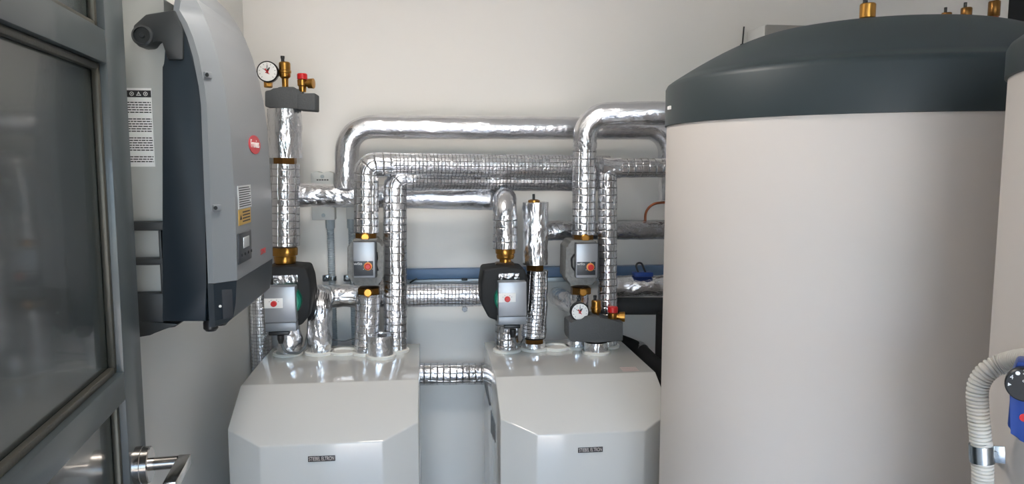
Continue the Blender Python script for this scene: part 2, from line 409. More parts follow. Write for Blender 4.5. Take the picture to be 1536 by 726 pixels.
obj('sticker_symbols', bm, 'paper', ch, 0)
# dark bracket frame with two openings below the chassis
def fbar(x0, y0, x1, y1, name='bracket_bar'):
    p = P(x0, y0, Y0+.012); q = P(x1, y1, Y0+.012); obj(name, box((max(p.x, XL+.001), Y0+.012, p.z), (q.x, Y0+.05, q.z), .003), 'inverter_bracket', inv)
fbar(180, 333, 246, 346); fbar(180, 388.5, 246, 397.5); fbar(180, 441, 246, 484); fbar(236.5, 345, 246, 442)
side([(200, 481), (268, 486), (262, 491), (246, 492), (226, 503), (204, 507)], Y0+.01, .05, 'inverter_bracket', 'bottom_bracket')
for px, py, Y in ((345, 488, 1.78), (330, 488, 1.72)):
    p = P(px, py, Y); obj('cable_gland', lathe([(.014, 0), (.016, -.006), (.016, -.02), (.011, -.026)], (p.x-.02, Y, 1.246), (0, 0, 1), 16), 'black_plastic', inv)
# latch clips on the bevel, display, labels, logo on the front
for py in (112, 312):
    z = P(315, py, Y0).z; xs = interp(SEA, z)+.012; xc = interp(CRE, z)
    c = Vector((xs+(xc-xs)*.12, Y0+.04*.12, z)); n_ = Vector((.04, -(xc-xs), 0)).normalized(); e_ = Vector((xc-xs, .04, 0)).normalized()
    M = basis(c+n_*.002, e_, n_); bm = box((-.003, -.007, -.004), (.016, .007, .003), .002); bm.transform(M)
    cl = obj('latch_clip', bm, 'inverter_cover', inv)
    bm = lathe([(.0042, 0), (.0042, .0015), (.002, .0015)], (.001, 0, .003), (0, 0, 1), 16); bm.transform(M); obj('latch_screw', bm, 'inverter_bracket', cl)
def front_quad(px0, py0, px1, py1):
    """rectangle on the front face of the cover: returns centre, half sizes, normal, up"""
    X = -.421; a = PX(px0, py0, X); b = PX(px1, py1, X); yc = (a.y+b.y)/2; zc = (PX(px0, py0, X).z+PX(px0, py1, X).z)/2
    zt = PX((px0+px1)/2, py0, X).z; zb = PX((px0+px1)/2, py1, X).z; zc = (zt+zb)/2
    x = interp(CRE, zc); up = Vector((interp(CRE, zc+.02)-interp(CRE, zc-.02), 0, .04)).normalized(); ex = Vector((0, 1, 0)); n_ = ex.cross(up)
    return basis((x, yc, zc), ex, n_), (b.y-a.y)/2, (zt-zb)/2
def plate(M, hw, hh, d0, d1, m, name, bev=.0015, par=cov):
    bm = box((-hw, -hh, d0), (hw, hh, d1), bev); bm.transform(M); return obj(name, bm, m, par)
M, hw, hh = front_quad(354.5, 347, 375.5, 393)
dsp = plate(M, hw, hh, -.002, .004, 'panel_dark', 'display_panel', .003)
bm = box((-hw*.35, -hh*.05, .003), (hw*.55, hh*.65, .0052), .0006); bm.transform(M); obj('screen', bm, 'label_silver', dsp)
for i in range(4):
    bm = lathe([(.0035, 0), (.0035, .0015), (0, .002)], (-hw*.6+i*.03, -hh*.45, .0038), (0, 0, 1), 12); bm.transform(M); obj('button', bm, 'black_plastic', dsp)
M, hw, hh = front_quad(355, 278, 375.5, 312); plate(M, hw, hh, -.001, .001, 'label_silver', 'rating_label', 0)
bm = bmesh.new()
for i in range(9):
    yy = hh*(.85-i*.2); rw = hw*(.9 if i % 3 else .7)
    bm.faces.new([bm.verts.new(M @ Vector(q)) for q in ((-hw*.9, yy-.0022, .0013), (rw, yy-.0022, .0013), (rw, yy, .0013), (-hw*.9, yy, .0013))])
obj('rating_print', bm, 'ink', cov)
M, hw, hh = front_quad(356, 313, 375, 336); plate(M, hw, hh, -.001, .001, 'label_yellow', 'caution_label', 0)
bm = bmesh.new()
for i in range(4):
    yy = hh*(.7-i*.4); bm.faces.new([bm.verts.new(M @ Vector(q)) for q in ((-hw*.4, yy-.003, .0013), (hw*.85, yy-.003, .0013), (hw*.85, yy, .0013), (-hw*.4, yy, .0013))])
for q in (((-hw*.85, -hh*.3, .0013), (-hw*.5, -hh*.3, .0013), (-hw*.67, hh*.4, .0013)),): bm.faces.new([bm.verts.new(M @ Vector(p)) for p in q])
obj('caution_print', bm, 'ink', cov)
M, hw, hh = front_quad(373.5, 203, 391.5, 231)
bm = lathe([(1, -.002), (1, .0012), (0, .0012)], (0, 0, 0), (0, 0, 1), 40)
bmesh.ops.scale(bm, vec=(hw, hh, 1), verts=bm.verts); bm.transform(M); lg = obj('logo_oval', bm, 'logo_red', cov)
obj('logo_lettering', text_mesh('Fronius', hh*1.25, M @ Matrix.Translation((0, hh*.05, .0016)) @ Matrix.Diagonal((1.05, 1, 1, 1))), 'label_white', lg)
M, hw, hh = front_quad(386, 371, 402, 383)
obj('model_lettering', text_mesh('SYMO', hh*2.0, M @ Matrix.Translation((0, 0, .0008)) @ Matrix.Diagonal((1.1, 1, 1, 1))), 'text_red', cov)
# glossy cover flap on the bevel of the lower housing
e_ = Vector((.421-.541, 0, 0)); xs = -.541; 
for (px0, px1, py0, py1) in ((329, 344, 434, 478),):
    bv0 = Vector((-.461, Y0-.001, 0)); bv1 = Vector((-.426, Y0+.039, 0)); ex = (bv1-bv0).normalized(); n_ = ex.cross(Vector((0, 0, 1))).normalized()
    if n_.y > 0: n_ = -n_
    zt = P(335, py0, Y0+.02).z; zb = P(335, py1, Y0+.02).z
    c = bv0.lerp(bv1, .60); c.z = (zt+zb)/2
    M = basis(c, ex, n_); bm = box((-.013, -(zt-zb)/2, -.003), (.013, (zt-zb)/2, .002), .0015); bm.transform(M); obj('service_flap', bm, 'panel_dark', low)
    bm = lathe([(.003, 0), (.003, .002), (0, .003)], (-.018, -.003, 0), (0, 0, 1), 12); bm.transform(M); obj('indicator_dot', bm, 'label_white', low)
# ------------------------------------------------------------------ heat pumps
def heat_pump(x0, x1, label, rings, badge_px):
    ZT, YF, YS, YT, YBK = .96, 1.957, 2.017, 2.17, 2.62; cx, cz = .095, .49
    zf = ZT+cz*(YF-YT); zsd = ZT+cz*(YS-YT)
    t = thing('heat_pump', label, 'heat pump', ((x0+x1)/2, 2.33, 0), 'pair of heat pumps')
    V = dict(fl=(x0+cx, YF, zf), frr=(x1-cx, YF, zf), sl=(x0, YS, zsd), sr=(x1, YS, zsd), tl=(x0, YT, ZT), tr=(x1, YT, ZT), bl=(x0, YBK, ZT), br=(x1, YBK, ZT))
    G = dict(fl=(x0+cx, YF, .02), frr=(x1-cx, YF, .02), sl=(x0, YS, .02), sr=(x1, YS, .02), bl=(x0, YBK, .02), br=(x1, YBK, .02))
    bm = bmesh.new(); v = {k: bm.verts.new(p) for k, p in V.items()}; g = {k: bm.verts.new(p) for k, p in G.items()}
    F = [(v['tl'], v['bl'], v['br'], v['tr']), (v['tl'], v['tr'], v['sr'], v['frr'], v['fl'], v['sl']),
         (v['fl'], v['frr'], g['frr'], g['fl']), (v['sl'], v['fl'], g['fl'], g['sl']), (v['frr'], v['sr'], g['sr'], g['frr']),
         (v['sl'], g['sl'], g['bl'], v['bl'], v['tl']), (v['sr'], v['tr'], v['br'], g['br'], g['sr']), (v['bl'], g['bl'], g['br'], v['br']),
         (g['fl'], g['frr'], g['sr'], g['br'], g['bl'], g['sl'])]
    for f in F: bm.faces.new(f)
    bmesh.ops.recalc_face_normals(bm, faces=bm.faces)
    bmesh.ops.bevel(bm, geom=bm.edges[:], offset=.004, segments=3, affect='EDGES', profile=.5)
    bd = obj('casing', bm, 'white_enamel', t, smooth=28)
    obj('plinth', box((x0+.02, YF+.03, 0), (x1-.02, YBK-.02, .022)), 'black_plastic', t)
    for (rx, ry, r_) in rings:
        obj('pipe_port', lathe([(r_, -.004), (r_+.004, 0), (r_+.004, .007), (r_+.002, .009), (r_-.006, .009), (r_-.008, .004), (0, .004)], (rx, ry, ZT), (0, 0, 1), 36), 'white_ring', bd)
    # badge
    a = P(badge_px[0], badge_px[1], YF); b = P(badge_px[2], badge_px[3], YF)
    bg_ = obj('badge', box((a.x, YF-.0018, b.z), (b.x, YF+.001, a.z), .0006), 'badge_black', bd)
    M = basis(((a.x+b.x)/2, YF-.0022, (a.z+b.z)/2), (1, 0, 0), (0, -1, 0))
    tm = text_mesh('STIEBEL ELTRON', (a.z-b.z)*.98, Matrix.Identity(4)); xs_ = [v.co.x for v in tm.vertices]
    tm.transform(M @ Matrix.Diagonal(((b.x-a.x)*.92/(max(xs_)-min(xs_)), 1, 1, 1))); obj('badge_lettering', tm, 'badge_text', bg_)
    return t, bd
def ringpos(px, py): p = PZ(px, py, .96); return (p.x, p.y)
RA, RC_, R1, RE, RF, RS = (ringpos(*q) for q in ((432, 531), (480, 529.5), (515, 529), (550, 530), (593, 526.5), (571, 535)))
hp1, hp1b = heat_pump(-.54, -.03, 'white heat pump on the left, between inverter and wall gap', [(RA[0], RA[1], .045), (RC_[0], RC_[1], .045), (R1[0], R1[1], .042), (RE[0], RE[1], .044), (RF[0], RF[1], .043), (RS[0], RS[1], .045)], (462, 684.5, 503, 691))
RJ, RJ2, R2, RK, RL, RSG = (ringpos(*q) for q in ((760.5, 526), (801, 524), (834, 522.5), (866, 521), (911, 520), (894, 529)))
hp2, hp2b = heat_pump(.197, .690, 'white heat pump on the right, beside the large storage tank', [(RJ[0], RJ[1], .044), (RJ2[0], RJ2[1], .042), (R2[0], R2[1], .042), (RK[0], RK[1], .040), (RL[0], RL[1], .038), (RSG[0], RSG[1], .044)], (867, 671.5, 904, 677.5))
# recess with grip and seam on the left flank of the right-hand unit
gp = [PX(x, y, .197) for x, y in ((736.8, 615), (743.2, 636), (743.6, 664), (736.6, 648))]

obj('side_grip', prism([q-Vector((.0015, 0, 0)) for q in gp], (.003, 0, 0)), 'grey_slot', hp2b)
p0 = PX(723.5, 560, .197); p1 = PX(735.5, 607, .197)
obj('panel_seam', tube([Vector((.1965, 2.6, .819)), Vector((.1965, p1.y, p1.z))], .0035, 8, .02), 'grey_slot', hp2b)
# red print on the lid
c = PZ(944, 553.5, .9607)
M = basis((c.x, c.y, .9604), (1, 0, 0), (0, 0, 1)); bm = bmesh.new()
for yy in (-.018, -.006, .006, .018):
    bm.faces.new([bm.verts.new(M @ Vector(q)) for q in ((-.026, yy-.003, 0), (.026, yy-.003, 0), (.026, yy+.003, 0), (-.026, yy+.003, 0))])
mat('faded_red', (206, 176, 174), .4); obj('lid_print', bm, 'faded_red', hp2b)
# ------------------------------------------------------------------ insulated pipework
def pipe(label, base, group='foil wrapped pipes'):
    return thing('insulated_pipe', label, 'pipe', base, group)
SEED = [0]
def jacket(par, pts, r, m, crumple=.0012, rad=.05, name='foil_jacket', **kw):
    SEED[0] += 1
    return obj(name, tube(fillet(pts, rad), r, seed=SEED[0], crumple=crumple, **kw), m, par, smooth=60)
def v3(xy, z): return Vector((xy[0], xy[1], z))
def Zat(px, py, Y): return P(px, py, Y).z
def union(par, loc_px, Y, w_px, h_px, m='brass_dark', boss=True, ph=.5):
    """hexagonal brass union nut; (px, py) is the top centre"""
    c = P(loc_px[0], loc_px[1]+h_px, Y); r = w_px/2*Y/FPX; h = h_px*Y/FPX
    u = obj('brass_union', hexnut(c, r, h, ph=ph), m, par)
    if boss: obj('union_boss', lathe([(r*.36, 0), (r*.40, .002), (r*.40, .010), (r*.30, .013), (0, .013)], (c.x, c.y-r*.90, c.z+h*.5), (0, -1, 0), 8), 'brass', u)
    return u
ZT = .96
YA = RA[1]
# --- riser A, the tall one beside the inverter
pa = pipe('tall foil wrapped riser with brass union right beside the inverter', v3(RA, ZT))
jacket(pa, [P(428, 368, YA), P(428, 246, YA)], .047, 'foil_coarse', .0016)
union(pa, (428, 234), YA, 34, 13, boss=False)
jacket(pa, [P(428, 237, YA), P(427, 164, YA)], .0545, 'foil_crumple', .003, name='foil_sleeve')
obj('brass_coupling', lathe([(.030, 0), (.034, .004), (.036, .022), (.034, .028), (.041, .030), (.042, .05), (.039, .056)], P(428, 396, YA), (0, 0, 1), 24), 'brass', pa)
obj('coupling_boss', lathe([(.014, 0), (.015, .004), (.015, .012), (.011, .014), (0, .014)], P(429, 378, YA-.036), (0, -1, 0), 8), 'brass', pa)
obj('bronze_nut', hexnut(P(427, 412, YA), .05, .037, ph=.52), 'bronze_nut', pa)
# stub under the pump
p1s = pipe('short crumpled foil stub under the left circulating pump', v3(RA, ZT))
jacket(p1s, [v3(RA, ZT+.009), P(437, 512, YA), P(432, 484, YA)], (.041, .039), 'foil_crumple', .005)
# --- riser B in the corner
pb = pipe('foil wrapped riser in the corner behind the inverter', (-.607, 2.76, 0))
jacket(pb, [(-.607, 2.76, .01), (-.607, 2.76, P(390, 150, 2.76).z)], .037, 'foil_fine', .0012)
# --- riser C with run D along the wall
YD = 2.69
pc = pipe('foil pipe rising beside the left pump and turning along the wall behind', v3(RC_, ZT))
jacket(pc, [v3(RC_, ZT+.009), P(480, 446, RC_[1]), P(482, 444, YD), P(560, 444, YD)], .0415, 'foil_crumple', .0042, rad=.05)
jacket(pc, [P(535, 444, YD), P(742, 442.5, YD)], .0415, 'foil_fine', .001)
# --- H: from riser A across the wall to pump 2 (J)
YH, YJ = 2.665, RJ[1]
ph_ = pipe('bright foil run from the inverter-side riser across to the middle pump', P(428, 292, YA))
jacket(ph_, [P(428, 292, YA), P(428, 292, YH), P(600, 294.5, YH)], .042, 'foil_crumple', .0032, rad=.04)
jacket(ph_, [P(560, 294, YH), P(757, 299, YH), P(757.5, 300, YJ), P(757.5, 372, YJ)], .041, 'foil_smooth', .0016, rad=.055)
jacket(ph_, [P(757.5, 322, YJ), P(757.5, 372.5, YJ)], .0418, 'foil_coarse', .0015, name='foil_sleeve')
obj('brass_coupling', lathe([(.020, 0), (.020, .012), (.028, .014), (.031, .022), (.030, .03), (.033, .032), (.034, .05)], P(758, 394, YJ), (0, 0, 1), 24), 'brass', ph_)
obj('coupling_boss', lathe([(.012, 0), (.013, .004), (.013, .012), (.009, .014), (0, .014)], P(758, 379, YJ-.03), (0, -1, 0), 8), 'brass', ph_)
obj('bronze_nut', hexnut(P(757, 406, YJ), .036, .03, ph=.52), 'bronze_nut', ph_)
# --- I: the topmost run
pi_ = pipe('topmost smooth foil run bending down at its left end', P(522, 275, YH))
jacket(pi_, [P(519, 281, YH), P(522, 190, YH), P(700, 191.5, YH), P(1003, 192.5, YH), P(1004, 300, YH)], .0405, 'foil_smooth', .0018, rad=.085)
jacket(pi_, [P(519, 282, YH), P(519.5, 262, YH)], (.047, .041), 'foil_crumple', .004, name='foil_collar')
# --- E / G1
YE = RE[1]
pe = pipe('grid patterned foil riser above the left small pump turning into the upper middle run', P(549, 347, YE))
jacket(pe, [P(549.5, 349, YE), P(549.5, 247, YE), P(588, 247.2, YE+.012)], .0405, 'foil_coarse', .0012, rad=.03)
jacket(pe, [P(578, 247, YE+.009), P(700, 248.2, YE+.05), P(913, 250, 2.615)], .0395, 'foil_fine', .0009, rad=.3)
union(pe, (549.5, 348), YE, 34, 12)
pes = pipe('grid patterned foil stub under the left small pump', v3(RE, ZT))
jacket(pes, [v3(RE, ZT+.009), P(552.5, 440, YE)], .041, 'foil_coarse', .0012)
union(pes, (553.5, 430), YE, 35, 11)
# short capped stub in front
ps = pipe('short open foil cylinder standing at the front of the left heat pump', v3(RS, ZT))
sz = P(570, 502, RS[1]).z
jacket(ps, [v3(RS, ZT+.008), Vector((RS[0], RS[1], sz))], .0425, 'foil_smooth', .0016, cap=False)
obj('foil_cap', lathe([(.0425, -.001), (.036, .001), (.018, .002), (0, -.004)], (RS[0], RS[1], sz-.004), (0, 0, 1), 28), 'foil_crumple', ps)
# --- F / G2
YF_ = RF[1]
pf = pipe('long grid patterned foil riser right of the left small pump with lower middle run', v3(RF, ZT))
jacket(pf, [v3(RF, ZT+.009), P(592.5, 269, YF_), P(622, 269.2, YF_+.012)], .0395, 'foil_coarse', .0012, rad=.03)
jacket(pf, [P(612, 269, YF_+.008), P(720, 269.8, 2.625), P(905, 271, 2.69)], .0385, 'foil_fine', .0012, rad=.3)
# --- pump 2 stub
p2s = pipe('short grid patterned foil stub under the middle circulating pump', v3(RJ, ZT))
jacket(p2s, [v3(RJ, ZT+.009), P(760.5, 480, YJ)], .0395, 'foil_coarse', .0018)
# --- J2, short capped riser and wall run M
YJ2 = RJ2[1]
pj = pipe('short capped foil riser with brass vent top between the two right pumps', v3(RJ2, ZT))
jacket(pj, [P(803, 396, YJ2), P(803, 303, YJ2)], .0435, 'foil_crumple', .0035, name='foil_sleeve')
obj('vent_cap', lathe([(.02, -.004), (.02, .006), (.012, .009), (.006, .009)], P(801, 303, YJ2), (0, 0, 1), 20), 'brass', pj)
obj('vent_stem', lathe([(.0045, 0), (.0045, .02), (0, .021)], P(800.5, 300, YJ2), (0, 0, 1), 12), 'black_plastic', pj)
union(pj, (802, 396), YJ2, 29, 10, boss=False)
jacket(pj, [P(806, 405, YJ2), P(804, 450, YJ2), P(800, 504, YJ2)], (.037, .043), 'foil_fine', .0025, rad=.3)
union(pj, (801, 502), YJ2, 30, 13, boss=False)
obj('union_collar', lathe([(.038, 0), (.040, .003), (.038, .006)], P(801, 507, YJ2), (0, 0, 1), 24), 'black_foam', pj)
jacket(pj, [v3(RJ2, ZT+.009), P(801, 513, YJ2)], .0395, 'foil_crumple', .0018, name='foil_stub')
YM = 2.72
pm = pipe('shade-toned foil wall run behind the right small pump', P(803, 346, YM))
jacket(pm, [P(806, 347, YJ2+.05), P(808, 346, YM), P(1010, 344, YM)], .037, 'foil_shaded', .002, rad=.04)
# --- K and its top run
YK = RK[1]
pk = pipe('foil riser above the right small pump bending towards the storage tank', P(874, 350, YK))
jacket(pk, [P(875, 351, YK), P(877, 225, YK)], .0405, 'foil_coarse', .0012)
jacket(pk, [P(876.8, 232, YK), P(878, 172, YK), P(960, 170, YK-.05), P(1040, 170, YK-.09)], .0395, 'foil_smooth', .0016, rad=.075)
jacket(pk, [P(877, 222, YK), P(877.3, 213, YK)], .0418, 'foil_crumple', .001, name='foil_tape')
union(pk, (874, 350), YK, 34, 11)
pks = pipe('foil stub under the right small pump with branch to the wall', v3(RK, ZT))
jacket(pks, [v3(RK, ZT+.009), P(867, 440, YK)], .036, 'foil_crumple', .003)
jacket(pks, [P(869, 462, YK), P(848, 452, YK+.1), P(836, 444, 2.79)], .036, 'foil_crumple', .003, rad=.1, name='foil_branch')
union(pks, (871, 429), YK, 33, 12)
# --- L
YL = RL[1]
pl = pipe('slim grid patterned foil riser right of the right small pump', v3(RL, ZT))
jacket(pl, [v3(RL, ZT+.009), P(911, 252, YL), P(1010, 251.5, YL)], .0335, 'foil_coarse', .0016, rad=.03)
jacket(pl, [P(902, 251, YL), P(911, 251.8, YL), P(930, 251.8, YL)], .0355, 'foil_crumple', .003, rad=.02, name='elbow_wrap')
# --- N
pn_ = pipe('crumpled foil run low on the wall beside the storage tank', P(915, 430, 2.62))
jacket(pn_, [P(912, 429.5, 2.63), P(1012, 428, 2.60)], .0385, 'foil_crumple', .0038)
# --- P behind the units
pp = pipe('grid patterned foil run low behind the two heat pumps', P(680, 561, 2.775))
jacket(pp, [P(560, 561.5, 2.775), P(860, 559.5, 2.775)], .0415, 'foil_coarse', .0022)
# --- dark foam pipes next to the tank
fo = thing('foam_pipe', 'dark grey foam insulated pipe below the foil run beside the tank', 'pipe', P(960, 460, 2.74), 'foam insulated pipes')
obj('foam_sleeve', tube(fillet([P(911, 459, 2.85), P(911, 459, 2.74), P(1010, 459, 2.74)], .04), .033, step=.03), 'foam_grey', fo)
fo = thing('foam_pipe', 'upright black foam pipe in the shade at the tank edge', 'pipe', (P(995, 500, 2.6).x, 2.6, 0), 'foam insulated pipes')
b_ = P(995, 500, 2.6); obj('foam_sleeve', tube([(b_.x, 2.6, .01), (b_.x, 2.6, P(995, 470, 2.6).z)], .028, step=.03), 'black_foam', fo)
fo = thing('foam_pipe', 'black foam pipe slanting down beside the right heat pump lid', 'pipe', P(960, 525, 2.7), 'foam insulated pipes')
obj('foam_sleeve', tube(fillet([P(930, 512, 2.75), P(958, 522, 2.72), P(1012, 575, 2.42)], .1), .027, step=.015), 'black_foam', fo)
obj('foil_patch', tube([P(957, 521.5, 2.722), P(965, 528, 2.68)], .0285, crumple=.003, seed=40), 'foil_crumple', fo, smooth=60)
fo = thing('foam_pipe', 'second black foam pipe lying behind the right heat pump', 'pipe', P(960, 560, 2.75), 'foam insulated pipes')
obj('foam_sleeve', tube([P(925, 535, 2.79), P(1010, 590, 2.72)], .03, step=.03), 'black_foam', fo)
# copper loop
cu = solo('copper_tube', tube(fillet([P(968, 330, 2.72), P(968, 306, 2.71), P(1005, 303, 2.70)], .05), .0048, 12, .006), 'copper', 'small bent copper tube rising from the shade-toned foil wall run', 'copper pipe')
# blue tap with black loop on run N
bt = thing('blue_clamp', 'blue plastic clamp with black cable loop beside the tank', 'clamp', P(962, 412, 2.62))
obj('clamp_body', box(P(952, 416, 2.575), P(975, 406, 2.62), .004), 'blue_plastic', bt)
obj('cable_loop', tube(fillet([P(968, 408, 2.585), P(962, 393, 2.585), P(953, 396, 2.585), P(957, 408, 2.585)], .02), .0035, 10, .004), 'black_plastic', bt)
# ------------------------------------------------------------------ large circulating pumps
def big_pump(label, shell, plate_px, teal_c, teal_r, Y, lab_px, knob, foil_px, cable, dots):
    t = thing('circulation_pump', label, 'pump', P((plate_px[0]+plate_px[2])/2, plate_px[3], Y), 'large circulating pumps')
    ys, yf = Y-.075, Y-.135
    obj('insulation_shell', prism([P(x, y, ys) for x, y in shell], (0, .13, 0), .008, 3), 'black_foam', t)
    c = P(teal_c[0], teal_c[1], ys); r = teal_r*Y/FPX
    obj('motor_ring', lathe([(r, -.004), (r, .030), (r-.006, .038), (0, .038)], c, (0, -1, 0), 36), 'teal', t)
    a = P(plate_px[0], plate_px[1], yf); b = P(plate_px[2], plate_px[3], yf)
    zsplit = a.z+(b.z-a.z)*.80
    hd = obj('control_module', box((a.x, yf, zsplit+.0004), (b.x, yf+.045, a.z), .003), 'pump_silver', t)
    obj('module_base', box((a.x, yf+.001, b.z), (b.x, yf+.045, zsplit-.0004), .003), 'pump_silver_dark', hd)
    a2 = P(lab_px[0], lab_px[1], yf); b2 = P(lab_px[2], lab_px[3], yf)
    lb = obj('control_label', box((a2.x, yf-.0012, b2.z), (b2.x, yf+.001, a2.z), .0005), 'label_white', hd)
    k = P(knob[0], knob[1], yf); obj('knob', lathe([(.0095, 0), (.009, .008), (.007, .010), (0, .010)], (k.x, yf-.001, k.z), (0, -1, 0), 20), 'red_plastic', hd)
    bm = bmesh.new()
    for i, ang in enumerate((150, 120, 60, 30)):
        u, v = .016*math.cos(R(ang)), .013*math.sin(R(ang)); rect_xz(bm, k.x+u-.0012, k.x+u+.0012, k.z+v-.0007, k.z+v+.0007, yf-.0016)
    obj('label_marks', bm, 'ink', lb)
    # foil patch on the shell
    a3 = P(foil_px[0], foil_px[1], ys); b3 = P(foil_px[2], foil_px[3], ys)
    bm = bmesh.new(); uvl = bm.loops.layers.uv.verify(); nx, nz = 14, 7
    g = [[bm.verts.new((a3.x+(b3.x-a3.x)*i/nx, ys-.004-.004*noise.noise(Vector((i*.6+a3.x*50, j*.8, 2))), a3.z+(b3.z-a3.z)*j/nz)) for j in range(nz+1)] for i in range(nx+1)]
    for i in range(nx):
        for j in range(nz):
            f = bm.faces.new((g[i][j], g[i+1][j], g[i+1][j+1], g[i][j+1]))
            for lp in f.loops: lp[uvl].uv = (lp.vert.co.x, lp.vert.co.z)
    bmesh.ops.solidify(bm, geom=bm.faces[:], thickness=.001)
    obj('foil_patch', bm, 'foil_crumple', t, smooth=60)
    # plug and cable below
    a4 = P(plate_px[0]+8, plate_px[3], yf+.02); b4 = P(plate_px[2]-10, plate_px[3]+4.5, yf+.02)
    obj('cable_gland', box((a4.x, yf+.008, b4.z), (b4.x, yf+.04, a4.z), .002), 'black_plastic', t)
    cp = [P(x, y, yy) for x, y, yy in cable]
    obj('cable_plug', lathe([(.011, 0), (.011, -.012), (.007, -.026), (0, -.026)], cp[0], (0, 0, 1), 12), 'black_plastic', t)
    obj('cable', tube(fillet(cp, .04), .0048, 10, .008), 'cable_grey', t)
    return t
big_pump('large pump with black insulation shell and silver module beside the inverter',
    [(398, 404), (395, 432), (397, 466), (408, 486), (430, 492), (452, 488), (464, 474), (467.5, 442), (465, 418), (459, 401), (428, 399)],
    (395.5, 430.5, 444.5, 497), (429, 450), 23, YA, (396, 448, 424.5, 462), (411, 455.5), (410, 413, 447, 426),
    [(421, 503, YA-.115), (421, 512, YA-.115), (428, 529, YA-.10), (448, 530, YA-.06), (458, 520, YA-.02), (462, 500, YA+.03)], 0)
big_pump('large pump with black insulation shell and silver module in the middle',
    [(725, 404), (721, 430), (722, 456), (733, 477), (745, 481), (772, 482), (789, 474), (794, 452), (794, 425), (787, 403), (757, 400)],
    (747.5, 423.5, 790, 487), (763, 447), 22, YJ, (748, 440, 773.5, 453), (761, 448.5), (748, 410, 779, 422),
    [(769, 494, YJ-.115), (769, 502, YJ-.115), (773, 516, YJ-.10), (781, 518, YJ-.06), (786, 508, YJ-.02)], 0)
# ------------------------------------------------------------------ small module pumps
def small_pump(label, outline, plate_px, screen_px, knob, notch, Y, txt):
    t = thing('module_pump', label, 'pump', P((plate_px[0]+plate_px[2])/2, 432, Y), 'small module pumps')
    ys = Y-.055; yf = ys-.035
    obj('insulation_block', prism([P(x, y, ys) for x, y in outline], (0, .11, 0), .006, 2), 'epp_cast', t)
    obj('side_notch', tube(fillet([P(x, y, ys-.0005) for x, y in notch], .005), .0032, 8, .004), 'black_plastic', t)
    a = P(plate_px[0], plate_px[1], yf); b = P(plate_px[2], plate_px[3], yf)
    rim = obj('module_rim', box((a.x+.001, yf+.004, b.z-.001), (b.x+.004, ys+.002, a.z+.001), .003), 'panel_dark', t)
    md = obj('control_module', box((a.x, yf, b.z), (b.x, yf+.02, a.z), .0025), 'pump_silver', t)
    a = P(screen_px[0], screen_px[1], yf); b = P(screen_px[2], screen_px[3], yf)
    sc = obj('control_panel', box((a.x, yf-.001, b.z), (b.x, yf+.002, a.z), .0006), 'panel_dark', md)
    k = P(knob[0], knob[1], yf)
    kr = obj('knob_ring', lathe([(.0135, 0), (.013, .003), (.0105, .004)], (k.x, yf-.001, k.z), (0, -1, 0), 24), 'orange_ring', md)
    obj('knob', lathe([(.0098, 0), (.0095, .009), (.0075, .011), (0, .011)], (k.x, yf-.003, k.z), (0, -1, 0), 24), 'red_plastic', md)
    q = P(txt[0], txt[1], yf)
    obj('brand_lettering', text_mesh('wilo', .0125, basis((q.x, yf-.0014, q.z), (1, 0, 0), (0, -1, 0)) @ Matrix.Diagonal((1.25, 1, 1, 1))), 'label_white', sc)
    bm = bmesh.new()
    for ang in (215, 325, 90): rect_xz(bm, k.x+.0175*math.cos(R(ang))-.001, k.x+.0175*math.cos(R(ang))+.001, k.z+.016*math.sin(R(ang))-.001, k.z+.016*math.sin(R(ang))+.001, yf-.0014)
    obj('dial_marks', bm, 'label_white', sc)
    return t
small_pump('small grey pump with red knob on the left riser pair',
    [(529, 359), (566, 359), (567, 367), (576, 369), (576, 417), (570, 419), (570, 429), (530, 429), (529, 419), (521, 417), (521, 369), (528, 367)],
    (529, 363.5, 563, 416.5), (530.5, 392, 560, 413.5), (552, 399.5), [(565, 378), (566, 388), (563.5, 396), (567, 406)], YE, (537, 395.6))
small_pump('small grey pump with red knob next to the slim right riser',
    [(856, 361), (894, 361), (896, 368), (899, 370), (899, 417), (893, 419), (890, 428), (855, 428), (853, 419), (848, 417), (849, 370), (855, 367)],
    (864.5, 366, 896.5, 416.5), (865.5, 393, 893, 412.5), (885.5, 400.5), [(862, 381), (857, 388), (858, 400), (863, 407)], YK, (871.5, 396))
